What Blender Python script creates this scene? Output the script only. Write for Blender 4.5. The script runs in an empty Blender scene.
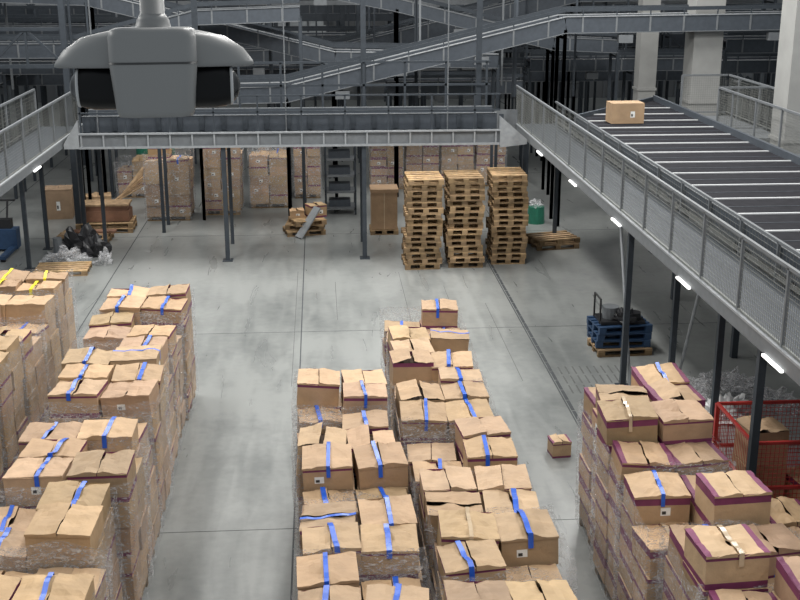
import bpy, math, random
from mathutils import Vector, Matrix, noise
R = random.Random(7)
bpy.context.scene.view_settings.view_transform = 'Standard'

# ---------------------------------------------------------------- materials
def mat(name, col, rough=0.6, metal=0.0, var=0.15, scale=8.0, bump=0.0, bscale=40.0, tint=False, emit=0.0, coat=0.0, spec=0.5):
    m = bpy.data.materials.new(name); m.use_nodes = True
    nt = m.node_tree; b = nt.nodes['Principled BSDF']
    b.inputs['Roughness'].default_value = rough
    b.inputs['Metallic'].default_value = metal
    b.inputs['Specular IOR Level'].default_value = spec
    tc = nt.nodes.new('ShaderNodeTexCoord')
    nz = nt.nodes.new('ShaderNodeTexNoise'); nz.inputs['Scale'].default_value = scale; nz.inputs['Detail'].default_value = 4
    nt.links.new(tc.outputs['Object'], nz.inputs['Vector'])
    mr = nt.nodes.new('ShaderNodeMapRange')
    mr.inputs[1].default_value = 0.3; mr.inputs[2].default_value = 0.7
    mr.inputs[3].default_value = 1 - var; mr.inputs[4].default_value = 1 + var
    nt.links.new(nz.outputs['Fac'], mr.inputs[0])
    vm = nt.nodes.new('ShaderNodeVectorMath'); vm.operation = 'SCALE'
    vm.inputs[0].default_value = col
    nt.links.new(mr.outputs[0], vm.inputs['Scale'])
    out = vm.outputs[0]
    if tint:
        at = nt.nodes.new('ShaderNodeAttribute'); at.attribute_name = 'tint'
        v2 = nt.nodes.new('ShaderNodeVectorMath'); v2.operation = 'MULTIPLY'
        nt.links.new(out, v2.inputs[0]); nt.links.new(at.outputs['Color'], v2.inputs[1]); out = v2.outputs[0]
    nt.links.new(out, b.inputs['Base Color'])
    if bump > 0:
        n2 = nt.nodes.new('ShaderNodeTexNoise'); n2.inputs['Scale'].default_value = bscale; n2.inputs['Detail'].default_value = 3
        nt.links.new(tc.outputs['Object'], n2.inputs['Vector'])
        bp = nt.nodes.new('ShaderNodeBump'); bp.inputs['Strength'].default_value = bump; bp.inputs['Distance'].default_value = 0.02
        nt.links.new(n2.outputs['Fac'], bp.inputs['Height']); nt.links.new(bp.outputs[0], b.inputs['Normal'])
    if emit > 0:
        b.inputs['Emission Color'].default_value = (*col, 1); b.inputs['Emission Strength'].default_value = emit
    if coat: b.inputs['Coat Weight'].default_value = coat
    return m

KRAFT = mat('kraft_cardboard', (0.42, 0.285, 0.172), 0.68, var=0.12, scale=4, bump=0.5, bscale=10, tint=True)
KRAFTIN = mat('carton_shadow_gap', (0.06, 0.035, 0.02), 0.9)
PURPLE = mat('purple_print', (0.15, 0.028, 0.08), 0.6, var=0.15, tint=True)
BLUE = mat('blue_tape', (0.012, 0.10, 0.55), 0.35, var=0.15)
YEL = mat('yellow_tape', (0.85, 0.72, 0.02), 0.4)
TAPE = mat('clear_tape', (0.52, 0.40, 0.27), 0.2)
LABEL = mat('white_label', (0.75, 0.75, 0.73), 0.5)
INK = mat('black_ink', (0.03, 0.03, 0.03), 0.5)
WOOD = mat('pallet_wood', (0.36, 0.245, 0.145), 0.85, var=0.3, scale=6, tint=True, spec=.2)
STEEL = mat('dark_painted_steel', (0.042, 0.050, 0.060), 0.5, 0.0, var=0.12, spec=.3)
GALV = mat('galvanised_steel', (0.32, 0.335, 0.35), 0.45, 0.2, var=0.12)
BARW = mat('sorter_bar_aluminium', (0.62, 0.63, 0.64), 0.4, 0.1, var=0.05)
MESHW = mat('mesh_wire', (0.19, 0.195, 0.185), 0.5, 0.3, var=0.12)
GREYP = mat('grey_panel', (0.15, 0.16, 0.17), 0.5, 0.0, var=0.1, spec=.4)
DGREY = mat('conveyor_side_panel', (0.062, 0.072, 0.086), 0.5, 0.0, var=0.1, spec=.3)
BELT = mat('conveyor_belt_rubber', (0.018, 0.018, 0.022), 0.8, var=0.2, spec=.1)
BLACK = mat('black_plastic', (0.015, 0.015, 0.017), 0.4)
WHITE = mat('white_plastic', (0.7, 0.7, 0.7), 0.4)
CONC = mat('concrete_column', (0.30, 0.30, 0.29), 0.8, var=0.08, scale=2)
RED = mat('red_paint', (0.38, 0.03, 0.025), 0.45)
BLUEP = mat('blue_plastic', (0.02, 0.05, 0.11), 0.5)
GREEN = mat('green_plastic', (0.02, 0.16, 0.10), 0.5)
LED = mat('led_tube', (1, 1, 0.97), 0.5, emit=3.0, var=0.0)
CAMG = mat('camera_housing', (0.36, 0.36, 0.355), 0.42, var=0.03, scale=3)
CAMD = mat('camera_seam', (0.10, 0.10, 0.10), 0.5)
LENSB = mat('camera_lens_shroud', (0.008, 0.008, 0.009), 0.35, var=0.0, spec=.3)
LENS = mat('camera_lens_glass', (0.005, 0.005, 0.006), 0.1, var=0.0, spec=.4)
BACKW = mat('back_wall_sheet', (0.14, 0.145, 0.15), 0.7, var=0.1, scale=0.4)
WINW = mat('window_pane', (0.55, 0.57, 0.58), 0.4)

def film(name, dens, col=(0.8, 0.8, 0.82)):
    m = bpy.data.materials.new(name); m.use_nodes = True
    nt = m.node_tree; b = nt.nodes['Principled BSDF']; out = nt.nodes['Material Output']
    b.inputs['Base Color'].default_value = (*col, 1); b.inputs['Roughness'].default_value = 0.15
    tr = nt.nodes.new('ShaderNodeBsdfTransparent'); mx = nt.nodes.new('ShaderNodeMixShader')
    tc = nt.nodes.new('ShaderNodeTexCoord'); mp = nt.nodes.new('ShaderNodeMapping'); mp.inputs['Scale'].default_value = (2.2, 2.2, 5)
    mp.inputs['Rotation'].default_value = (0.3, 0.25, 0)
    nz = nt.nodes.new('ShaderNodeTexNoise'); nz.inputs['Scale'].default_value = 5; nz.inputs['Detail'].default_value = 7
    nz.inputs['Distortion'].default_value = 2.0
    nt.links.new(tc.outputs['Object'], mp.inputs[0]); nt.links.new(mp.outputs[0], nz.inputs['Vector'])
    mr = nt.nodes.new('ShaderNodeMapRange'); mr.inputs[1].default_value = 0.48; mr.inputs[2].default_value = 0.70
    mr.inputs[3].default_value = dens * 0.3; mr.inputs[4].default_value = min(1, dens * 2.6)
    nt.links.new(nz.outputs['Fac'], mr.inputs[0]); nt.links.new(mr.outputs[0], mx.inputs[0])
    bp = nt.nodes.new('ShaderNodeBump'); bp.inputs['Strength'].default_value = 1.0; bp.inputs['Distance'].default_value = 0.06
    nt.links.new(nz.outputs['Fac'], bp.inputs['Height']); nt.links.new(bp.outputs[0], b.inputs['Normal'])
    nt.links.new(tr.outputs[0], mx.inputs[1]); nt.links.new(b.outputs[0], mx.inputs[2]); nt.links.new(mx.outputs[0], out.inputs[0])
    return m
WRAP = film('stretch_film', 0.27)
BAG = film('plastic_sheet', 0.55)

# ---------------------------------------------------------------- mesh builder
class MB:
    def __init__(s): s.v = []; s.f = []; s.m = []; s.t = []; s.mats = []
    def mi(s, m):
        if m not in s.mats: s.mats.append(m)
        return s.mats.index(m)
    def quad(s, pts, m, t=(1, 1, 1, 1)):
        n = len(s.v); s.v += [tuple(p) for p in pts]; s.f.append(tuple(range(n, n + len(pts)))); s.m.append(s.mi(m)); s.t.append(t)
    def hexa(s, c, m, t=(1, 1, 1, 1)):
        n = len(s.v); s.v += [tuple(p) for p in c]
        for q in ((0, 3, 2, 1), (4, 5, 6, 7), (0, 1, 5, 4), (1, 2, 6, 5), (2, 3, 7, 6), (3, 0, 4, 7)):
            s.f.append(tuple(n + i for i in q)); s.m.append(s.mi(m)); s.t.append(t)
    def box(s, c, size, m, rz=0.0, t=(1, 1, 1, 1)):
        ca, sa = math.cos(rz), math.sin(rz); hx, hy, hz = size[0] / 2, size[1] / 2, size[2] / 2
        P = []
        for z in (-hz, hz):
            for x, y in ((-hx, -hy), (hx, -hy), (hx, hy), (-hx, hy)):
                P.append((c[0] + x * ca - y * sa, c[1] + x * sa + y * ca, c[2] + z))
        s.hexa(P, m, t)
    def b2(s, x0, x1, y0, y1, z0, z1, m, t=(1, 1, 1, 1)):
        s.box(((x0 + x1) / 2, (y0 + y1) / 2, (z0 + z1) / 2), (x1 - x0, y1 - y0, z1 - z0), m, 0, t)
    def beam(s, p0, p1, w, h, m, t=(1, 1, 1, 1)):
        p0 = Vector(p0); p1 = Vector(p1); d = (p1 - p0).normalized()
        up = Vector((0, 0, 1)) if abs(d.z) < 0.95 else Vector((0, 1, 0))
        sd = d.cross(up).normalized() * (w / 2); u = sd.cross(d).normalized() * (h / 2)
        P = []
        for p in (p0, p1):
            P += [p - sd - u, p + sd - u, p + sd + u, p - sd + u]
        s.hexa(P, m, t)
    def cyl(s, p0, p1, r, m, n=10, r1=None, t=(1, 1, 1, 1)):
        if r1 is None: r1 = r
        p0 = Vector(p0); p1 = Vector(p1); d = (p1 - p0).normalized()
        up = Vector((0, 0, 1)) if abs(d.z) < 0.95 else Vector((0, 1, 0))
        a = d.cross(up).normalized(); b = d.cross(a); k = len(s.v)
        for p, rr in ((p0, r), (p1, r1)):
            for i in range(n):
                q = 2 * math.pi * i / n; s.v.append(tuple(p + (a * math.cos(q) + b * math.sin(q)) * rr))
        for i in range(n):
            j = (i + 1) % n; s.f.append((k + i, k + j, k + n + j, k + n + i)); s.m.append(s.mi(m)); s.t.append(t)
        s.f.append(tuple(k + i for i in range(n))); s.m.append(s.mi(m)); s.t.append(t)
        s.f.append(tuple(k + n + i for i in range(n))); s.m.append(s.mi(m)); s.t.append(t)
    def blob(s, c, size, m, amp=0.3, freq=2.5, n=14, seed=0, t=(1, 1, 1, 1)):
        k = len(s.v); nr = n // 2 + 1
        for i in range(nr + 1):
            th = (math.pi / 2) * i / nr
            for j in range(n):
                ph = 2 * math.pi * j / n
                d = Vector((math.sin(th) * math.cos(ph), math.sin(th) * math.sin(ph), math.cos(th)))
                q = 1 + amp * noise.noise(d * freq + Vector((seed, seed * 2.1, 0))) * 2
                p = Vector((d.x * size[0] / 2 * q, d.y * size[1] / 2 * q, max(0, d.z * size[2] * q)))
                s.v.append(tuple(p + Vector(c)))
        for i in range(nr):
            for j in range(n):
                jj = (j + 1) % n
                s.f.append((k + i * n + j, k + (i + 1) * n + j, k + (i + 1) * n + jj, k + i * n + jj)); s.m.append(s.mi(m)); s.t.append(t)
    def obj(s, name, smooth=False):
        me = bpy.data.meshes.new(name); me.from_pydata(s.v, [], s.f)
        for m in s.mats: me.materials.append(m)
        me.polygons.foreach_set('material_index', s.m)
        at = me.attributes.new('tint', 'FLOAT_COLOR', 'FACE')
        at.data.foreach_set('color', [c for t in s.t for c in t])
        if smooth: me.polygons.foreach_set('use_smooth', [True] * len(s.f))
        me.update()
        o = bpy.data.objects.new(name, me); bpy.context.scene.collection.objects.link(o)
        return o

# ---------------------------------------------------------------- floor
def floor_mat():
    m = bpy.data.materials.new('polished_concrete'); m.use_nodes = True
    nt = m.node_tree; b = nt.nodes['Principled BSDF']
    tc = nt.nodes.new('ShaderNodeTexCoord')
    n1 = nt.nodes.new('ShaderNodeTexNoise'); n1.inputs['Scale'].default_value = 0.35; n1.inputs['Detail'].default_value = 8; n1.inputs['Roughness'].default_value = 0.65
    n2 = nt.nodes.new('ShaderNodeTexNoise'); n2.inputs['Scale'].default_value = 6; n2.inputs['Detail'].default_value = 6
    mp = nt.nodes.new('ShaderNodeMapping'); mp.inputs['Scale'].default_value = (2.5, .35, 1)
    n3 = nt.nodes.new('ShaderNodeTexNoise'); n3.inputs['Scale'].default_value = 1.2; n3.inputs['Detail'].default_value = 8; n3.inputs['Distortion'].default_value = 1.0
    nt.links.new(tc.outputs['Object'], n1.inputs['Vector']); nt.links.new(tc.outputs['Object'], n2.inputs['Vector'])
    nt.links.new(tc.outputs['Object'], mp.inputs[0]); nt.links.new(mp.outputs[0], n3.inputs['Vector'])
    ad = nt.nodes.new('ShaderNodeMath'); ad.operation = 'MULTIPLY_ADD'; ad.inputs[1].default_value = 0.3
    nt.links.new(n2.outputs['Fac'], ad.inputs[0]); nt.links.new(n1.outputs['Fac'], ad.inputs[2])
    a2 = nt.nodes.new('ShaderNodeMath'); a2.operation = 'MULTIPLY_ADD'; a2.inputs[1].default_value = 0.5
    nt.links.new(n3.outputs['Fac'], a2.inputs[0]); nt.links.new(ad.outputs[0], a2.inputs[2])
    cr = nt.nodes.new('ShaderNodeValToRGB')
    cr.color_ramp.elements[0].position = 0.65; cr.color_ramp.elements[0].color = (0.155, 0.163, 0.160, 1)
    cr.color_ramp.elements[1].position = 1.12; cr.color_ramp.elements[1].color = (0.26, 0.268, 0.260, 1)
    nt.links.new(a2.outputs[0], cr.inputs[0])
    nt.links.new(cr.outputs[0], b.inputs['Base Color'])
    mr = nt.nodes.new('ShaderNodeMapRange'); mr.inputs[3].default_value = .2; mr.inputs[4].default_value = .42
    nt.links.new(n3.outputs['Fac'], mr.inputs[0]); nt.links.new(mr.outputs[0], b.inputs['Roughness'])
    return m
FLOOR = floor_mat()
mb = MB(); mb.b2(-22, 26, -2, 64, -0.2, 0, FLOOR); mb.obj('floor')
DARKL = mat('joint_filler', (0.055, 0.06, 0.065), 0.7)
SCUFF = mat('tyre_mark', (0.12, 0.122, 0.12), 0.6)
mb = MB()
for x in (-9.9, -5.2, -0.47, 9.0):
    mb.b2(x - 0.012, x + 0.012, 0, 60, 0, 0.003, DARKL)
mb.b2(4.268, 4.292, 0, 60, 0, 0.003, DARKL)
for y in (6, 14.5, 23.2, 32, 41):
    mb.b2(-15, 20, y - 0.005, y + 0.005, 0, 0.003, DARKL)
y = 12.0
while y < 29.5:
    mb.b2(4.31, 4.37, y, y + 0.46, 0, 0.004, DARKL); y += 0.5
for i in range(9):
    for j in range(3):
        mb.b2(4.5 + i * 0.14, 4.53 + i * 0.14, 19.3 + j * 0.5, 19.7 + j * 0.5, 0, 0.004, SCUFF)
for (x, y0_, y1_) in ((-0.62, 20, 28), (0.3, 24, 27), (3.7, 20, 25), (2.9, 22, 26.5), (1.9, 23.5, 27.8)):
    mb.b2(x, x + .012, y0_, y1_, 0, .002, SCUFF)
mb.obj('trim_floor_joints')

mb = MB()
mb.b2(-22, 26, 63, 63.3, 0, 12, BACKW)
for i in range(60): mb.b2(-22 + i * 0.8, -21.9 + i * 0.8, 62.94, 63, 0, 12, GREYP)
mb.obj('wall_back')
for k, (x0, x1, z0, z1) in enumerate([(-4.5, .5, 2.2, 4.8), (4, 7, 1, 4), (10, 15, 3, 5.5)]):
    mb = MB(); mb.b2(x0, x1, 62.8, 62.9, z0, z1, WINW)
    for i in range(6):
        x = x0 + (x1 - x0) * i / 5; mb.b2(x - .05, x + .05, 62.74, 62.86, z0 - .05, z1 + .05, GREYP)
    for z in (z0, (z0 + z1) / 2, z1): mb.b2(x0, x1, 62.74, 62.86, z - .05, z + .05, GREYP)
    mb.obj('window_%d' % (k + 1))

# ---------------------------------------------------------------- pallets & cartons
def pallet(mb, cx, cy, z, w=1.2, d=0.8, rz=0, rng=R, mt=None):
    mt = mt or WOOD
    ca, sa = math.cos(rz), math.sin(rz)
    pq = rng.uniform(.6, 1.1)
    def b(x, y, zz, sx, sy, sz, k=1.0):
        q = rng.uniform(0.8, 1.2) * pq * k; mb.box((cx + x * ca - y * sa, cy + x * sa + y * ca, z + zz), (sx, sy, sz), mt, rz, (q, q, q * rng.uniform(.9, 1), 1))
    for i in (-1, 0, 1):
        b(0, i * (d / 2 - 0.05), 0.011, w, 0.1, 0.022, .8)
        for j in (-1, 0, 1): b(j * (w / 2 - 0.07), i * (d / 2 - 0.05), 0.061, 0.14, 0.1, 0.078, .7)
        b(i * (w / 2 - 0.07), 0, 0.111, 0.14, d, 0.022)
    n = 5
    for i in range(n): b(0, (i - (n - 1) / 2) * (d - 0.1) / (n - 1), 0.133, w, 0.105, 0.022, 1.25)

def carton(mb, cx, cy, z, w, d, h, rz, rng, top=False, purple=0.5, tape=0.6, tcol=None, swap=False, openp=0.05, tilt=0.0, band=.82):
    if swap: w, d, rz = d, w, rz + math.pi / 2
    ca, sa = math.cos(rz), math.sin(rz)
    ax, ay = rng.uniform(-tilt, tilt), rng.uniform(-tilt, tilt)
    zc = tilt * (w + d) * .25
    W = lambda x, y, zz: (cx + x * ca - y * sa - ax * zz, cy + x * sa + y * ca - ay * zz, z + zc + zz + ax * x + ay * y if zz > .01 else z + zz)
    q = rng.uniform(0.76, 1.12); t = (q, q * rng.uniform(.95, 1.02), q * rng.uniform(.88, 1.04), 1)
    hx, hy = w / 2, d / 2
    u = rng.random()
    if u < purple * 0.6: rows = [(0, h * band, KRAFT), (h * band, h, PURPLE)]
    elif u < purple: rows = [(0, h * 0.13, PURPLE), (h * 0.13, h * .84, KRAFT), (h * .84, h, PURPLE)]
    else: rows = [(0, h, KRAFT)]
    lidp = band < .75 and u < purple and rng.random() < .6
    for a, b, m in rows:
        for (x0, y0, x1, y1) in ((-hx, -hy, hx, -hy), (hx, -hy, hx, hy), (hx, hy, -hx, hy), (-hx, hy, -hx, -hy)):
            mb.quad([W(x0, y0, a), W(x1, y1, a), W(x1, y1, b), W(x0, y0, b)], m, t if m is KRAFT else (1.1, 1.1, 1.1, 1))
    if rng.random() < 0.4:
        lx = rng.uniform(-hx * .6, hx * .3)
        for sg in (-1, 1):
            yy = sg * (hy + .003); y2 = sg * (hy + .005)
            mb.quad([W(lx, yy, h * .3), W(lx + .11, yy, h * .3), W(lx + .11, yy, h * .6), W(lx, yy, h * .6)], LABEL)
            mb.quad([W(lx + .015, y2, h * .35), W(lx + .06, y2, h * .35), W(lx + .06, y2, h * .47), W(lx + .015, y2, h * .47)], INK)
    if not top:
        mb.quad([W(-hx, -hy, h), W(hx, -hy, h), W(hx, hy, h), W(-hx, hy, h)], KRAFT, t)
        return
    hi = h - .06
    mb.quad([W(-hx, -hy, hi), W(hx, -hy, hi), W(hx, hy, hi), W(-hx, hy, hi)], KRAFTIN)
    tl, trr = rng.uniform(-0.010, .035), rng.uniform(-0.010, .035)
    wild = rng.random() < openp
    if wild: tl = rng.uniform(.05, .12)
    sx, sy = rng.uniform(0, 50), rng.uniform(0, 50)
    skew = rng.uniform(-.012, .012)
    NX, NY = 5, 8
    def hz(x, y, side):
        tt = tl if side < 0 else trr
        e = (hx - abs(x)) / hx
        k = 0.026 * noise.noise(Vector((x * 5 + sx, y * 5 + sy, side))) * (0.3 + e) * 1.6 + .012 * noise.noise(Vector((x * 15 + sx, y * 15 + sy, side)))
        return h + .004 + tt * e + k
    for side in (-1, 1):
        base = len(mb.v)
        gap = 0.005 if not wild else 0.025
        ov = 0.008
        for i in range(NX + 1):
            for j in range(NY + 1):
                y = (-hy - ov) + (d + 2 * ov) * j / NY
                xin = skew * y / hy + side * gap
                x = side * (hx + 0.006) + (xin - side * (hx + 0.006)) * i / NX
                mb.v.append(W(x, y, hz(x, y, side)))
        q2 = rng.uniform(.98, 1.2); t2 = (t[0] * q2, t[1] * q2, t[2] * q2, 1)
        for i in range(NX):
            for j in range(NY):
                a = base + i * (NY + 1) + j
                mm = PURPLE if lidp and i == 0 else KRAFT
                mb.f.append((a, a + 1, a + NY + 2, a + NY + 1)); mb.m.append(mb.mi(mm)); mb.t.append(t2)
        for ye_ in (-hy - ov, hy + ov):
            for i in range(NX):
                xa = side * (hx + .006) * (1 - i / NX) + side * gap * i / NX; xb = side * (hx + .006) * (1 - (i + 1) / NX) + side * gap * (i + 1) / NX
                if not wild: mb.quad([W(xa, ye_, h - .02), W(xb, ye_, h - .02), W(xb, ye_, hz(xb, ye_, side)), W(xa, ye_, hz(xa, ye_, side))], KRAFT, t)
    if rng.random() < tape and not wild:
        tm = tcol or (BLUE if rng.random() < 0.88 else TAPE)
        tw = rng.uniform(.020, .030); x0 = rng.uniform(-.06, .06); x1 = x0 + rng.uniform(-.05, .05)
        pts = [(x0, -hy - .016, h * rng.uniform(.5, .8))]
        for j in range(9):
            yy = -hy - .014 + (d + .028) * j / 8
            xx = x0 + (x1 - x0) * j / 8
            pts.append((xx, yy, max(hz(xx, yy, -1), hz(xx, yy, 1), hz(0, yy, 1), hz(0, yy, -1)) + 0.006))
        pts.append((x1, hy + .016, h * .7))
        for p, r in zip(pts[:-1], pts[1:]):
            mb.quad([W(p[0] - tw, p[1], p[2]), W(p[0] + tw, p[1], p[2]), W(r[0] + tw, r[1], r[2]), W(r[0] - tw, r[1], r[2])], tm)

def load(name, x0, x1, y0, y1, ztop, rng, purple=.5, tape=.6, tcol=None, nx=2, ny=2, wrap=True, drop=0.25, extra=0.0, swapp=.12, band=.82):
    mb = MB()
    cx, cy = (x0 + x1) / 2, (y0 + y1) / 2; w, d = x1 - x0, y1 - y0
    pallet(mb, cx, cy, 0, w - .04, d - .04, 0, rng)
    layers = max(2, round((ztop - .15) / .315)); h = (ztop - .15) / layers
    lean = (rng.uniform(-.014, .014), rng.uniform(-.012, .012))
    for i in range(nx):
        for j in range(ny):
            n = layers
            if rng.random() < drop: n -= 1
            elif rng.random() < extra: n += 1
            swp = rng.random() < swapp
            for k in range(n):
                bw, bd = w / nx, d / ny
                px = x0 + bw * (i + .5) + rng.uniform(-.018, .018) + lean[0] * k; py = y0 + bd * (j + .5) + rng.uniform(-.015, .015) + lean[1] * k
                top = k >= n - 1
                rz = rng.uniform(-.02, .02) if k < n - 1 else rng.uniform(-.09, .09)
                z = .145 + k * h
                hh = h - .004
                if top: hh *= rng.uniform(.85, 1.12)
                carton(mb, px, py, z, bw - .02 - (0.02 if top else 0), bd - .02 - (.02 if top else 0), hh, rz, rng, top, purple, tape, tcol, swp, tilt=.07 if top else 0, band=band)
    if wrap:
        o = .04; per = []
        N = 9
        for a, b in (((x0 - o, y0 - o), (x1 + o, y0 - o)), ((x1 + o, y0 - o), (x1 + o, y1 + o)), ((x1 + o, y1 + o), (x0 - o, y1 + o)), ((x0 - o, y1 + o), (x0 - o, y0 - o))):
            for i in range(N): per.append((a[0] + (b[0] - a[0]) * i / N, a[1] + (b[1] - a[1]) * i / N))
        K = 12; base = len(mb.v); L = len(per); zt = ztop - rng.uniform(-.04, .14)
        for k in range(K + 1):
            for (px, py) in per:
                dx, dy = px - cx, py - cy; q = 1 + .03 * noise.noise(Vector((px * 3.5, py * 3.5, k * .9)))
                zz = .06 + (zt - .06) * k / K + (0.12 * noise.noise(Vector((px * 2.5, py * 2.5, 5))) if k == K else 0)
                mb.v.append((cx + dx * q + lean[0] * 5 * k / K, cy + dy * q + lean[1] * 5 * k / K, zz))
        for k in range(K):
            for i in range(L):
                j = (i + 1) % L
                mb.f.append((base + k * L + i, base + k * L + j, base + (k + 1) * L + j, base + (k + 1) * L + i)); mb.m.append(mb.mi(WRAP)); mb.t.append((1, 1, 1, 1))
    return mb.obj(name)

def column(x0, x1, yfar, n, pitch, zt, seed, tcols=None, **kw):
    rng = random.Random(seed)
    for i in range(n):
        jx = rng.uniform(-.07, .07); y1 = yfar - i * pitch; y0 = y1 - (pitch - .09)
        z = zt[i % len(zt)]
        load('wrapped_carton_pallet', x0 + jx, x1 + jx, y0, y1, z, rng, tcol=(tcols[i] if tcols and i < len(tcols) else None), **kw)

column(-6.05, -4.62, 20.9, 1, 1.3, [2.05], 61, purple=.1, tape=1.0, tcols=[YEL], drop=0, swapp=0)
column(-6.05, -4.62, 19.6, 5, 1.3, [2.0, 1.95, 2.05], 11, purple=.25, tape=.3)
column(-3.72, -2.32, 19.7, 9, 1.3, [2.05, 1.95, 2.0, 2.0, 1.95, 2.05], 12, purple=.4, tape=.6)
column(1.03, 2.28, 18.7, 8, 1.3, [2.0, 1.95, 2.0, 1.95, 2.0, 1.95, 2.0, 2.0], 33, purple=.5, tape=.6, drop=.15)
column(-.30, .92, 15.3, 6, 1.3, [2.05, 1.95, 2.05, 1.95, 2.0], 14, purple=.5, tape=.9)
column(3.45, 4.75, 14.4, 5, 1.3, [2.0, 2.05, 1.95, 2.0], 15, purple=1.0, tape=.45, extra=.35, drop=.15, band=.68)
column(4.95, 6.1, 11.7, 3, 1.3, [1.6, 1.5, 1.6], 16, purple=1.0, tape=.45, band=.68)

for i, (x0, x1, y0, z, s) in enumerate([(-5.2, -3.9, 34.0, 2.1, 1), (-3.6, -2.45, 34.7, 2.1, 2), (-2.2, -1.0, 35.6, 1.9, 3), (-.85, .0, 37, 2.0, 4), (-2.0, -.95, 37.2, 2.1, 9),
                              (1.7, 2.8, 38.3, 2.0, 5), (2.9, 4.0, 38.5, 2.1, 6), (4.1, 5.2, 38.4, 1.8, 7), (5.3, 6.3, 38.6, 1.7, 8), (-6.6, -5.6, 37.5, 1.2, 10)]):
    load('wrapped_carton_pallet', x0, x1, y0, y0 + 1.2, z, random.Random(s), purple=.45, tape=.2, band=.82, drop=.35, extra=.2)

for (x0, n, yy, s) in [(2.55, 16, 28.5, 1), (3.62, 16, 28.6, 2), (4.8, 16, 28.9, 3)]:
    mb = MB(); r = random.Random(s)
    for k in range(n):
        pallet(mb, x0 + r.uniform(-.045, .045), yy + r.uniform(-.04, .04), k * .1455, .88, 1.1, r.uniform(-.04, .04), r)
    mb.obj('wooden_pallet_stack')
mb = MB(); r = random.Random(4)
for k in range(2): pallet(mb, 6.3, 30.2, k * .1455, 1.2, .9, .15 + k * .1, r)
mb.obj('wooden_pallet_stack')
mb = MB(); pallet(mb, -6.5, 28.4, 0, 1.3, .9, .05, r); mb.obj('wooden_pallet')

# ---------------------------------------------------------------- walkways
def mesh_rail(mb, x, y0, y1, zb, zt, pitch=.06, post=1.5):
    mb.beam((x, y0, zt), (x, y1, zt), .045, .045, GREYP)
    mb.beam((x, y0, zb + .1), (x, y1, zb + .1), .03, .03, MESHW)
    y = y0
    while y <= y1 + .01:
        mb.beam((x, y, zb - .1), (x, y, zt), .045, .045, GREYP); y += post
    y = y0
    while y < y1:
        mb.b2(x - .002, x + .002, y, y + .006, zb + .1, zt, MESHW); y += pitch
    z = zb + .1
    while z < zt:
        mb.b2(x - .002, x + .002, y0, y1, z, z + .006, MESHW); z += pitch

def mesh_rail_x(mb, y, x0, x1, zb, zt, pitch=.06):
    mb.beam((x0, y, zt), (x1, y, zt), .045, .045, GREYP); mb.beam((x0, y, zb + .1), (x1, y, zb + .1), .03, .03, GREYP)
    x = x0
    while x <= x1 + .01:
        mb.beam((x, y, zb), (x, y, zt), .05, .05, GREYP); x += 1.5
    x = x0
    while x < x1:
        mb.b2(x, x + .004, y - .002, y + .002, zb + .1, zt, MESHW); x += pitch
    z = zb + .1
    while z < zt:
        mb.b2(x0, x1, y - .002, y + .002, z, z + .004, MESHW); z += pitch

mb = MB()
mb.b2(5.40, 6.5, 5, 31.6, 3.10, 3.14, DGREY)
mb.b2(5.36, 5.42, 5, 31.6, 3.0, 3.22, GREYP); mb.b2(5.34, 5.42, 5, 31.6, 3.2, 3.23, GALV)
mb.b2(6.46, 6.52, 5, 31.6, 2.98, 3.16, STEEL)
for y in [7 + 1.2 * i for i in range(21)]: mb.b2(5.4, 6.5, y, y + .06, 3.0, 3.1, STEEL)
mesh_rail(mb, 5.40, 5, 31.5, 3.15, 4.2)
mesh_rail(mb, 6.5, 5, 31.5, 3.15, 3.75, .12)
for (x, y) in [(5.5, 7), (6.4, 7), (5.5, 13.3), (6.4, 13.3), (5.5, 19.6), (6.4, 19.6), (6.35, 17.1), (5.5, 30.5), (6.4, 30.5)]:
    mb.b2(x - .05, x + .05, y - .05, y + .05, 0, 3.1, STEEL); mb.b2(x - .12, x + .12, y - .12, y + .12, 0, .02, STEEL)
for (a, b) in [((5.62, 19.5, 0.02), (5.55, 20.6, 3.0)), ((6.6, 19.8, 0.02), (6.5, 18.3, 3.0))]:
    mb.cyl(a, b, .03, GALV)
for y in (8.6, 12.3, 15.8, 19.8, 23.5, 27.3): mb.b2(5.325, 5.36, y, y + .6, 2.98, 3.01, LED)
mb.b2(4.75, 5.38, 31.1, 31.15, 2.7, 3.6, GREYP)
mb.obj('mezzanine_walkway')

mb = MB()
mb.b2(-7.6, -6.45, 12, 32, 3.10, 3.14, DGREY)
mb.b2(-6.47, -6.41, 12, 32, 3.0, 3.22, GREYP); mb.b2(-6.47, -6.39, 12, 32, 3.2, 3.23, GALV)
mb.b2(-7.62, -7.56, 12, 32, 2.98, 3.16, STEEL)
mesh_rail(mb, -6.45, 12, 31.5, 3.15, 4.2)
mesh_rail(mb, -7.55, 12, 31.5, 3.15, 4.2, .09)
for (x, y) in [(-7.4, 28.7), (-7.4, 30.8), (-7.4, 22), (-7.4, 14), (-6.6, 31.9), (-6.6, 13)]:
    mb.b2(x - .05, x + .05, y - .05, y + .05, 0, 3.1, STEEL); mb.b2(x - .12, x + .12, y - .12, y + .12, 0, .02, STEEL)
for y in (15, 18.6, 22.3, 26, 29.7): mb.b2(-6.41, -6.375, y, y + .6, 2.98, 3.01, LED)
mb.obj('mezzanine_walkway')

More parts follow.
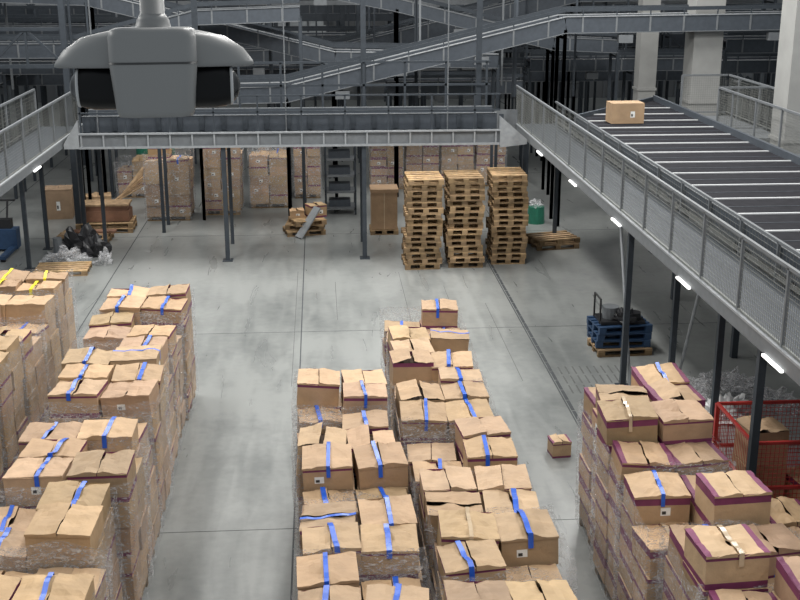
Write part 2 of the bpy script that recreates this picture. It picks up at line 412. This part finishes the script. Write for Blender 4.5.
# bridge
mb = MB()
BX0, BX1 = -6.0, 4.6
mb.b2(BX0, BX1, 29.2, 29.3, 3.0, 3.34, GREYP); mb.b2(BX0, BX1, 29.12, 29.2, 3.32, 3.36, GALV); mb.b2(BX0, BX1, 29.12, 29.2, 2.97, 3.02, GALV)
mb.b2(BX0, BX1, 31.0, 31.1, 3.0, 3.28, DGREY); mb.b2(BX0, BX1, 29.3, 31.0, 3.12, 3.16, STEEL)
mb.b2(BX0, BX1, 29.7, 29.76, 3.3, 3.7, DGREY); mb.b2(BX0, BX1, 30.6, 30.66, 3.3, 3.75, DGREY); mb.b2(BX0, BX1, 29.76, 30.6, 3.5, 3.55, BELT); mb.b2(BX0, BX1, 29.68, 29.76, 3.7, 3.72, GREYP); mb.b2(BX0, BX1, 30.6, 30.68, 3.75, 3.77, GREYP)
x = BX0 + .05
i = 0
while x < BX1:
    mb.b2(x - .022, x + .022, 29.2, 29.24, 3.2, 4.25 if i % 2 == 0 else 3.3, STEEL)
    mb.b2(x - .02, x + .02, 29.14, 29.2, 3.0, 3.34, GALV)
    mb.b2(x + .15, x + .27, 29.66, 29.7, 3.34, 3.68, STEEL)
    if i % 2: mb.b2(x - .03, x + .03, 31.0, 31.05, 3.2, 4.9, STEEL)
    x += .55; i += 1
for z in (3.85, 4.25): mb.b2(BX0, BX1, 29.2, 29.24, z - .02, z + .02, STEEL)
for z in (4.3, 4.9): mb.b2(BX0, BX1, 31.0, 31.04, z - .03, z + .03, STEEL)
for x in (-2.45, 1.12):
    mb.b2(x - .055, x + .055, 29.2, 29.31, 0, 3.0, STEEL); mb.b2(x - .13, x + .13, 29.1, 29.4, 0, .02, STEEL)
for (x, y) in [(-5.9, 31.0), (-2.45, 31.0), (1.12, 31.0)]:
    mb.b2(x - .045, x + .045, y, y + .09, 0, 3.0, STEEL)
for x in (-5.6, -.85, 3.3): mb.b2(x - .015, x + .015, 29.6, 29.63, 3.1, 9, GREYP)
for x in (-3.2, 1.2, 4.3): mb.b2(x - .07, x + .07, 31.1, 31.24, 3.1, 9, STEEL)
mb.hexa([(-6.38, 29.1, 2.98), (BX0, 29.1, 2.98), (BX0, 29.3, 2.98), (-6.38, 29.3, 2.98), (-6.38, 29.1, 3.1), (BX0, 29.1, 3.7), (BX0, 29.3, 3.7), (-6.38, 29.3, 3.1)], GALV)
mb.hexa([(BX1, 29.1, 2.9), (5.3, 29.1, 2.98), (5.3, 29.3, 2.98), (BX1, 29.3, 2.9), (BX1, 29.1, 3.7), (5.3, 29.1, 3.1), (5.3, 29.3, 3.1), (BX1, 29.3, 3.7)], GALV)
mb.obj('conveyor_bridge')

# ---------------------------------------------------------------- conveyors
def conveyor(name, pts, w=1.0, h=.3, legs=2.5, rail=DGREY, side=Vector((0, 1, 0)), guard=True, legz=0, trim=GREYP):
    mb = MB()
    for a, b in zip(pts[:-1], pts[1:]):
        a = Vector(a); b = Vector(b); s = side * (w / 2)
        for k in (-1, 1):
            mb.beam(a + s * k, b + s * k, .07, h, rail)
            mb.beam(a + s * k * 1.02 + Vector((0, 0, h / 2)), b + s * k * 1.02 + Vector((0, 0, h / 2)), .1, .025, trim)
            mb.beam(a + s * k * 1.02 - Vector((0, 0, h / 2)), b + s * k * 1.02 - Vector((0, 0, h / 2)), .1, .02, GREYP)
            if guard:
                mb.beam(a + s * k + Vector((0, 0, h * .9)), b + s * k + Vector((0, 0, h * .9)), .03, .1, STEEL)
        mb.beam(a + Vector((0, 0, h * .3)), b + Vector((0, 0, h * .3)), w - .06, .04, BELT)
        mb.beam(a - Vector((0, 0, h * .35)), b - Vector((0, 0, h * .35)), w - .06, .03, STEEL)
        L = (b - a).length; n = max(1, int(L / legs))
        for i in range(n + 1):
            p = a + (b - a) * (i / n)
            for k in (-1, 1):
                q = p + s * k; mb.b2(q.x - .045, q.x + .045, q.y - .045, q.y + .045, legz, q.z - h * .3, STEEL)
            mb.beam((p + s) - Vector((0, 0, h * .8)), (p - s) - Vector((0, 0, h * .8)), .06, .06, STEEL)
        n = int(L / .9)
        for i in range(n):
            p = a + (b - a) * ((i + .5) / max(1, n)) - s * 1.05
            mb.box((p.x, p.y - .01, p.z), (.05, .03, h * .9), GREYP)
            mb.box((p.x, p.y, p.z + h * .65), (.03, .03, h * .5), STEEL)
        # motor drives under the belt
        for i in range(int(L / 4)):
            p = a + (b - a) * ((i + .4) / max(1, int(L / 4))) - s * .9 - Vector((0, 0, h * .9))
            mb.box(tuple(p), (.4, .22, .22), GREYP)
    return mb.obj(name)

X = Vector((1, 0, 0))
conveyor('inclined_belt_conveyor', [(-4.5, 33, 3.85), (-.9, 33, 3.9), (6.9, 33, 5.75), (15.5, 33, 5.85)], 1.0, .45, 9, trim=GALV)
conveyor('inclined_belt_conveyor', [(-8, 41, 4.0), (0.5, 41, 4.3), (9, 41, 6.3), (16, 41, 6.4)], 1.0, .5, 6)
conveyor('inclined_belt_conveyor', [(-12, 36, 6.6), (-6.8, 36, 6.4), (.5, 36, 4.6), (5.5, 36, 4.5)], .9, .42, 6, trim=GALV)
conveyor('inclined_belt_conveyor', [(-13, 34.5, 5.0), (-7, 34.5, 5.0), (-3.5, 34.5, 5.9), (-.5, 34.5, 6.0)], .9, .4, 6)
conveyor('inclined_belt_conveyor', [(1.5, 44, 7.2), (8.5, 44, 5.0), (18, 44, 5.0)], 1.0, .5, 4, trim=GALV)
conveyor('inclined_belt_conveyor', [(-1.5, 37.5, 6.9), (2.5, 37.5, 6.1), (7.5, 37.5, 4.9), (9.6, 37.5, 4.8)], .9, .4, 9)
conveyor('belt_conveyor', [(-13, 43, 3.4), (16, 43, 3.4)], 1.4, .5, 4)
conveyor('belt_conveyor', [(-13, 46, 4.4), (17, 46, 4.4)], 1.4, .5, 4, trim=GALV)
conveyor('belt_conveyor', [(-14, 49, 5.4), (3, 49, 5.4)], 1.2, .5, 4)
conveyor('belt_conveyor', [(9, 48, 5.2), (21, 48, 5.2)], 1.2, .5, 2.4, trim=GALV)
conveyor('belt_conveyor', [(9, 53, 6.0), (22, 53, 6.0)], 1.0, .5, 2.4)
conveyor('belt_conveyor', [(12.8, 37, 4.2), (20, 37, 4.2)], 1.2, .4, 2.4, trim=GALV)
conveyor('belt_conveyor', [(12.2, 35, 5.0), (20, 35, 5.0)], 1.2, .4, 2.4)
conveyor('belt_conveyor', [(7.2, 40, 4.0), (18, 40, 4.0)], 1.2, .4, 3.6)
conveyor('belt_conveyor', [(-13, 38.2, 4.2), (-6.8, 38.2, 4.2)], 1.2, .4, 3, trim=GALV)
conveyor('inclined_belt_conveyor', [(-14, 52, 4.0), (-2, 52, 6.4)], 1.0, .5, 3)
conveyor('inclined_belt_conveyor', [(1, 55, 6.8), (9, 55, 4.8), (20, 55, 4.8)], 1.0, .5, 3)
conveyor('belt_conveyor', [(-10.5, 30, 3.9), (-10.5, 46, 3.9)], 1.0, .3, 2.5, side=X)
conveyor('belt_conveyor', [(-13, 39.6, 5.2), (-4, 39.6, 5.2)], 1.0, .4, 5)
conveyor('belt_conveyor', [(2.2, 37.9, 3.5), (6.6, 37.9, 3.5)], 1.0, .4, 4.5, legz=2.95)
mb = MB()
for i, (x, y, w, h) in enumerate([(3.6, 41.9, 1.4, 1.6), (5.2, 42.0, 1.2, 1.9), (-6.5, 44.4, 2.2, 1.3), (-3, 44.3, 1.5, 1.0)]):
    mb.b2(x, x + w, y, y + .25, 3.6, 3.6 + h * .8, GREYP); mb.b2(x + .06, x + w - .06, y - .02, y, 3.68, 3.5 + h * .8, DGREY)
mb.obj('control_cabinets')
mb = MB(); r = random.Random(50)
for (xa, xb, yy, za, zb) in [(-12, -6.9, 32.6, 4.7, 5.7), (-12, -3.6, 38.9, 6.0, 6.9), (-1.5, 6, 39.8, 6.6, 7.3), (6.5, 14, 41.8, 4.3, 5.0)]:
    for z in (za, zb): mb.b2(xa, xb, yy - .05, yy + .05, z - .05, z + .05, STEEL)
    n = int((xb - xa) / (zb - za)); st = (xb - xa) / n
    for i in range(n):
        mb.beam((xa + i * st, yy, za if i % 2 else zb), (xa + (i + 1) * st, yy, zb if i % 2 else za), .06, .06, STEEL)
        mb.b2(xa + i * st - .03, xa + i * st + .03, yy - .03, yy + .03, za, zb, STEEL)
    for x in (xa, xb): mb.b2(x - .08, x + .08, yy - .08, yy + .08, 0 if abs(x) > 6 else za, 9, STEEL)
for i in range(46):
    x = r.uniform(-12, 16); y = r.choice((34, 37.0, 40.2, 42, 45, 47)); mb.b2(x - .03, x + .03, y - .03, y + .03, 3.6, 9, r.choice((STEEL, STEEL, DGREY, GREYP)))
for (y, z) in ((40.4, 7.1), (42.2, 5.9), (45, 6.8), (47.5, 6.3), (37, 7.1)):
    mb.b2(-13, 17, y - .15, y + .15, z, z + .08, DGREY); mb.b2(-13, 17, y - .16, y - .14, z, z + .16, GREYP)
mb.obj('lattice_truss_and_cable_tray')
mb = MB()
for i in range(14):
    mb.b2(10.9 + i * .26, 11.2 + i * .26, 38.6, 39.3, .3 + i * .24, .34 + i * .24, GALV)
for y in (38.6, 39.3):
    mb.beam((10.8, y, .1), (14.6, y, 3.6), .05, .25, STEEL); mb.beam((10.8, y, 1.1), (14.6, y, 4.6), .04, .04, GALV)
    for i in range(6): mb.b2(10.9 + i * .7, 10.94 + i * .7, y - .02, y + .02, .2 + i * .645, 1.15 + i * .645, GREYP)
mb.obj('steel_staircase')

# sorter deck
mb = MB()
x0, x1 = 6.6, 9.6
def ye(x): return 29.2 + (x - x0) / (x1 - x0) * 3.6
mb.hexa([(x0, 8, 3.5), (x1, 8, 3.5), (x1, ye(x1), 3.5), (x0, ye(x0), 3.5), (x0, 8, 3.6), (x1, 8, 3.6), (x1, ye(x1), 3.6), (x0, ye(x0), 3.6)], BELT)
mb.b2(x0 - .06, x0, 8, ye(x0), 3.3, 3.66, DGREY); mb.b2(x0 - .07, x0 + .03, 8, ye(x0), 3.66, 3.68, GREYP); mb.b2(x1, x1 + .08, 8, ye(x1), 3.3, 3.75, DGREY)
mb.beam((x0, ye(x0) + .05, 3.5), (x1, ye(x1) + .05, 3.5), .08, .4, DGREY)
y = 8.3
while y < 32:
    xa = max(x0, x0 + (y - 29.2) / 3.6 * 3)
    mb.b2(xa, x1, y, y + .055, 3.6, 3.62, BARW)
    mb.b2(xa, x1, y + .6, y + .62, 3.6, 3.606, DGREY)
    y += 1.2
for x in (6.62, 8.1, 9.5):
    for y in (9, 13, 17, 21, 25, 28.8): mb.b2(x - .06, x + .06, y - .06, y + .06, 0 if x > 8 else 3.14, 3.5, STEEL)
mb.obj('sorter_conveyor_deck')
mb = MB()
carton(mb, 7.62, 28.4, 3.62, .82, .55, .5, .03, random.Random(3), False, 0, 0)
mb.b2(7.22, 8.02, 28.38, 28.42, 4.115, 4.122, TAPE)
mb.obj('carton')
mb = MB()
mb.b2(9.75, 11.2, 27, 31, 3.3, 3.4, GREYP); mb.b2(9.75, 14, 8, 25.4, 3.25, 3.3, GREYP); mb.b2(9.75, 10.4, 25.4, 27, 3.28, 3.36, GREYP)
mesh_rail(mb, 9.85, 12, 28, 3.4, 4.5); mesh_rail_x(mb, 28, 9.85, 11.1, 3.4, 4.5); mesh_rail_x(mb, 31, 9.85, 11.1, 3.4, 4.5); mesh_rail(mb, 11.15, 27.2, 31, 3.4, 4.5)
mb.hexa([(9.8, 20, 3.7), (12, 19.5, 3.7), (12, 21.5, 3.7), (9.8, 20.6, 3.7), (9.8, 20, 3.8), (12, 19.5, 3.95), (12, 21.5, 3.95), (9.8, 20.6, 3.8)], GALV)
for x in (10, 13.8):
    for y in (9, 16, 23): mb.b2(x - .07, x + .07, y - .07, y + .07, 0, 3.3, STEEL)
mb.obj('mezzanine_platform')
for (x, y) in [(11.1, 33.2), (11.02, 26.0), (10.35, 36.4)]:
    mb = MB(); q = .42 if y != 36.4 else .28
    mb.b2(x - q, x + q, y - q, y + q, 0, 11, CONC)
    for z in (3.5, 7): mb.b2(x - q - .03, x + q + .03, y - q - .03, y + q + .03, z, z + .08, CONC)
    mb.obj('concrete_column')

mb = MB()
for yy in (47.4, 50.5, 57):
    for i in range(12):
        x = -14 + i * 3; mb.b2(x - .1, x + .1, yy - .1, yy + .1, 0, 8, STEEL)
    for z in (3.1, 5.2, 7.0): mb.b2(-14, 19.1, yy - .08, yy + .08, z - .15, z + .15, STEEL)
    for i in range(11):
        x = -14 + i * 3
        if i % 3 == 0: mb.beam((x, yy, 3.2), (x + 3, yy, 5.1), .06, .06, STEEL)
mb.obj('steel_support_frame')

# ---------------------------------------------------------------- misc objects
mb = MB()
mb.b2(1.42, 2.15, 31.8, 32.5, .155, 1.28, KRAFT, (.8, .75, .7, 1)); mb.b2(1.39, 2.18, 31.77, 32.53, 1.22, 1.31, KRAFT, (.7, .65, .6, 1)); pallet(mb, 1.78, 32.15, -.0, .8, .75)
mb.b2(1.77, 1.79, 31.79, 31.8, .16, 1.2, TAPE)
mb.obj('tall_cardboard_box')

mb = MB()
for x in (.15, 1.05):
    for y in (34.5, 35.2): mb.b2(x - .03, x + .03, y - .03, y + .03, 0, 2.4, STEEL)
for z in (.2, .7, 1.2, 1.7, 2.2): mb.b2(.12, 1.08, 34.47, 35.23, z - .03, z + .03, GREYP)
for z in (.23, .73, 1.23, 1.73): mb.b2(.25, .9, 34.6, 35.1, z, z + .2, DGREY)
mb.obj('steel_shelf_rack')

mb = MB(); r = random.Random(21)
pallet(mb, -.5, 32.2, 0, 1.1, .8, .2, r); pallet(mb, -.45, 32.3, .145, 1.1, .8, -.1, r); pallet(mb, -.4, 32.2, .29, .9, .8, .3, r)
mb.beam((-.65, 31.55, .02), (-.1, 31.9, .8), .32, .04, GALV)
carton(mb, -.15, 32.4, .44, .5, .4, .35, .4, r, True, .8, 0); carton(mb, -.7, 32.4, .44, .4, .4, .2, .1, r, True, 0, 0)
mb.obj('broken_pallet_heap')

mb = MB(); r = random.Random(22)
BRF = mat('brown_fibreboard', (.20, .10, .06), .7)
pallet(mb, -6.2, 33.0, 0, 1.6, 1.0, .02, r); pallet(mb, -6.2, 33.0, .145, 1.6, 1.0, .05, r)
mb.b2(-7.0, -5.5, 32.7, 33.4, .3, .6, BRF); mb.b2(-6.95, -5.55, 32.72, 33.38, .6, .75, BRF)
mb.b2(-7.0, -5.5, 32.68, 33.42, .75, .8, WOOD)
pallet(mb, -6.6, 31.7, 0, 1.5, .8, -.04, r); mb.b2(-7.2, -5.9, 31.4, 32.0, .16, .24, WOOD); mb.b2(-7.0, -5.7, 31.5, 31.8, .24, .3, BRF)
for i in range(7): mb.beam((-6.9 + i * .12, 34.6, .1 + i * .05), (-5.4, 34.8 + i * .1, .9 + .08 * i), .12, .03, WOOD, (r.uniform(.8, 1.2),) * 3 + (1,))
carton(mb, -6.9, 35.6, 0, .8, .6, .5, .2, r, True, 0, 0); carton(mb, -7.9, 34.8, 0, .8, .7, .9, .1, r, True, 0, 0)
mb.obj('timber_and_crate_pile')
mb = MB()
for x in (-8.75, -8.25): mb.b2(x - .08, x + .08, 29.4, 30.6, .08, .16, BLUEP); mb.cyl((x - .06, 29.5, .06), (x + .06, 29.5, .06), .06, BLACK)
mb.b2(-8.85, -8.15, 30.6, 31.0, .06, .6, BLUEP); mb.b2(-8.7, -8.3, 30.7, 30.95, .6, .85, BLACK)
mb.cyl((-8.5, 30.95, .4), (-8.5, 31.35, 1.25), .03, BLACK); mb.cyl((-8.7, 31.35, 1.25), (-8.3, 31.35, 1.25), .03, BLACK); mb.cyl((-8.6, 30.9, .1), (-8.4, 30.9, .1), .1, BLACK)
mb.obj('pallet_truck')
mb = MB(); mb.blob((-6.6, 30.3, 0), (.9, .8, .55), BLACK, .35, seed=3); mb.blob((-6.0, 30.1, 0), (.7, .7, .45), BLACK, .35, seed=5); mb.blob((-6.25, 30.4, .2), (.6, .6, .45), BLACK, .4, seed=8)
mb.cyl((-6.95, 30.0, 0), (-6.95, 30.0, .5), .12, GREYP); mb.obj('black_waste_bags')
mb = MB(); mb.blob((-6.6, 29.15, 0), (1.2, .5, .35), BAG, .4, seed=9, freq=4, n=22); mb.blob((-5.6, 29.1, 0), (.4, .5, .3), BAG, .5, seed=2, freq=4, n=18); mb.obj('crumpled_plastic_film')
mb = MB(); mb.blob((7.2, 18.9, 0), (1.3, .9, .4), BAG, .45, seed=4, freq=4, n=24); mb.blob((7.9, 18.3, 0), (.8, .6, .3), BAG, .5, seed=6, freq=4, n=20); mb.blob((6.9, 18.0, 0), (.8, .6, .3), WHITE, .5, seed=16, freq=5, n=26); mb.obj('crumpled_plastic_film')
mb = MB(); mb.cyl((6.35, 33, 0), (6.35, 33, .5), .26, GREEN, 16, .24); mb.blob((6.35, 33, .48), (.42, .42, .2), BAG, .3); mb.obj('green_waste_bin')
mb = MB(); mb.cyl((-5.9, 39.2, 0), (-5.9, 39.2, 1.5), .3, GREEN, 16); mb.cyl((-5.2, 39.2, 0), (-5.2, 39.2, 1.4), .3, GREEN, 16); mb.obj('green_film_rolls')

mb = MB(); r = random.Random(31)
pallet(mb, 5.95, 21.6, 0, 1.1, .8, .05, r)
for k in range(3):
    pallet(mb, 5.95, 21.7, .15 + k * .15, 1.1, .8, .05 * k, r, BLUEP)
mb.b2(5.5, 6.4, 21.4, 22.0, .6, .66, BLACK)
mb.cyl((5.75, 21.7, .66), (5.75, 21.7, .9), .15, GREYP, 14, .18); mb.cyl((6.2, 21.6, .66), (6.2, 21.6, .8), .15, BLACK)
mb.blob((6.0, 21.5, .66), (.5, .4, .2), BLACK, .4)
for a, b in [((5.5, 21.5, .6), (5.5, 21.5, 1.1)), ((5.5, 22, .6), (5.5, 22, 1.1)), ((5.5, 21.5, 1.1), (5.5, 22, 1.1))]: mb.cyl(a, b, .02, BLACK)
mb.obj('blue_plastic_pallet_stack')

mb = MB(); carton(mb, 3.72, 16.7, 0, .3, .3, .26, .1, random.Random(5), True, 1, 0, band=.6); mb.obj('carton')

mb = MB()
cx0, cx1, cy0, cy1, H = 5.62, 7.3, 13.6, 15.0, 1.5
for x in (cx0, cx1):
    for y in (cy0, cy1): mb.b2(x - .03, x + .03, y - .03, y + .03, .0, H, RED)
for z in (.15, .85, H):
    for y in (cy0, cy1): mb.b2(cx0, cx1, y - .02, y + .02, z - .02, z + .02, RED)
    for x in (cx0, cx1): mb.b2(x - .02, x + .02, cy0, cy1, z - .02, z + .02, RED)
mb.b2(cx0, cx1, cy0, cy1, .1, .14, RED)
for y in (cy0, cy1):
    x = cx0
    while x < cx1: mb.b2(x, x + .006, y - .003, y + .003, .1, H, RED); x += .06
    z = .15
    while z < H: mb.b2(cx0, cx1, y - .003, y + .003, z, z + .006, RED); z += .06
for x in (cx0, cx1):
    y = cy0
    while y < cy1: mb.b2(x - .003, x + .003, y, y + .006, .1, H, RED); y += .06
r = random.Random(8)
carton(mb, 6.1, 14.5, .15, .6, .5, .7, 0, r, False, 0); carton(mb, 6.1, 14.5, .86, .55, .5, .5, .1, r, True, 0, 0); carton(mb, 6.8, 14.3, .15, .6, .6, .5, .2, r, True, 1, 0)
mb.obj('red_mesh_cage')

# ---------------------------------------------------------------- security camera
root = bpy.data.objects.new('twin_lens_security_camera', None); bpy.context.scene.collection.objects.link(root)
root.location = (-.25, 1.82, 7.53); root.rotation_euler = (math.radians(-3), 0, math.radians(5))
S = 1 / 650.0
def ring_solid(name, prof, m, segs=48, ex=2.0, smooth=True):
    mb = MB()
    for (z, a, b) in prof:
        for i in range(segs):
            q = 2 * math.pi * i / segs; c, s_ = math.cos(q), math.sin(q)
            mb.v.append((a * S * math.copysign(abs(c) ** (2 / ex), c), b * S * math.copysign(abs(s_) ** (2 / ex), s_), z * S))
    for k in range(len(prof) - 1):
        for i in range(segs):
            j = (i + 1) % segs; mb.f.append((k * segs + i, k * segs + j, (k + 1) * segs + j, (k + 1) * segs + i)); mb.m.append(mb.mi(m)); mb.t.append((1, 1, 1, 1))
    for k in (0, len(prof) - 1):
        mb.f.append(tuple(k * segs + i for i in range(segs))); mb.m.append(mb.mi(m)); mb.t.append((1, 1, 1, 1))
    o = mb.obj(name, smooth); o.parent = root; return o
ring_solid('body', [(-46, 30, 48), (-45, 36, 54), (-39, 38, 56), (4, 42, 60), (30, 42, 60), (37, 40, 58), (39, 34, 50)], CAMG, ex=7)
ring_solid('body_seam', [(5, 42.6, 60.4), (7, 42.6, 60.4)], CAMD, ex=7)
ring_solid('hood', [(1, 95, 34), (2, 98, 36), (6, 97, 36), (18, 88, 34), (30, 70, 32), (36, 44, 28)], CAMG, ex=2.4)
ring_solid('collar', [(36, 18, 18), (46, 16, 16), (52, 12, 12)], CAMG)
ring_solid('pole', [(50, 12, 12), (700, 12, 12)], CAMG)
for sgn in (-1, 1):
    mb = MB()
    n = 28
    def ringx(x, r): return [(sgn * x * S, (-14 + r * math.cos(2 * math.pi * i / n)) * S, (-18 + r * math.sin(2 * math.pi * i / n)) * S) for i in range(n)]
    rings = [(34, 22, LENSB), (58, 22, LENSB), (68, 20.5, LENSB), (73, 18.5, LENSB), (73.5, 19.5, WHITE), (75.5, 18.5, WHITE), (76, 16, WHITE), (80, 11, LENS), (82, 6, LENS), (83, 1, LENS)]
    for (x, r, m) in rings: mb.v += ringx(x, r)
    for k in range(len(rings) - 1):
        for i in range(n):
            j = (i + 1) % n; mb.f.append((k * n + i, k * n + j, (k + 1) * n + j, (k + 1) * n + i)); mb.m.append(mb.mi(rings[k + 1][2])); mb.t.append((1, 1, 1, 1))
    o = mb.obj('lens_dome', True); o.parent = root

# ---------------------------------------------------------------- lights
def area(x, y, z, sx, sy, e, col=(1, .985, .95)):
    l = bpy.data.lights.new('highbay_and_fill', 'AREA'); l.shape = 'RECTANGLE'; l.size = sx; l.size_y = sy; l.energy = e; l.color = col
    o = bpy.data.objects.new('highbay_and_fill_light', l); o.location = (x, y, z); bpy.context.scene.collection.objects.link(o)
for x in (-6, 1, 8):
    for y in (6, 14, 22, 30): area(x, y, 11, 1.0, 4, 290 if y < 20 else 680)
for x in (-8, 3, 13):
    for y in (40, 52): area(x, y, 10, 1.5, 6, 300)
for x in (-4, 3): area(x, 35.5, 2.95, 3, .3, 30)  # low fill lamps below deck height, added to lighten the back carton stacks

w = bpy.data.worlds.new('world'); w.use_nodes = True; bpy.context.scene.world = w
w.node_tree.nodes['Background'].inputs[0].default_value = (.86, .94, 1, 1); w.node_tree.nodes['Background'].inputs[1].default_value = .30

# ---------------------------------------------------------------- camera
cam = bpy.data.cameras.new('camera'); co = bpy.data.objects.new('camera', cam); bpy.context.scene.collection.objects.link(co)
cam.sensor_width = 36; cam.lens = 36 * 1150 / 800; cam.clip_start = .05; cam.clip_end = 300
co.location = (0, 0, 7.7)
co.rotation_euler = (math.radians(90 - 16.84), 0, math.radians(-4.0))
bpy.context.scene.camera = co
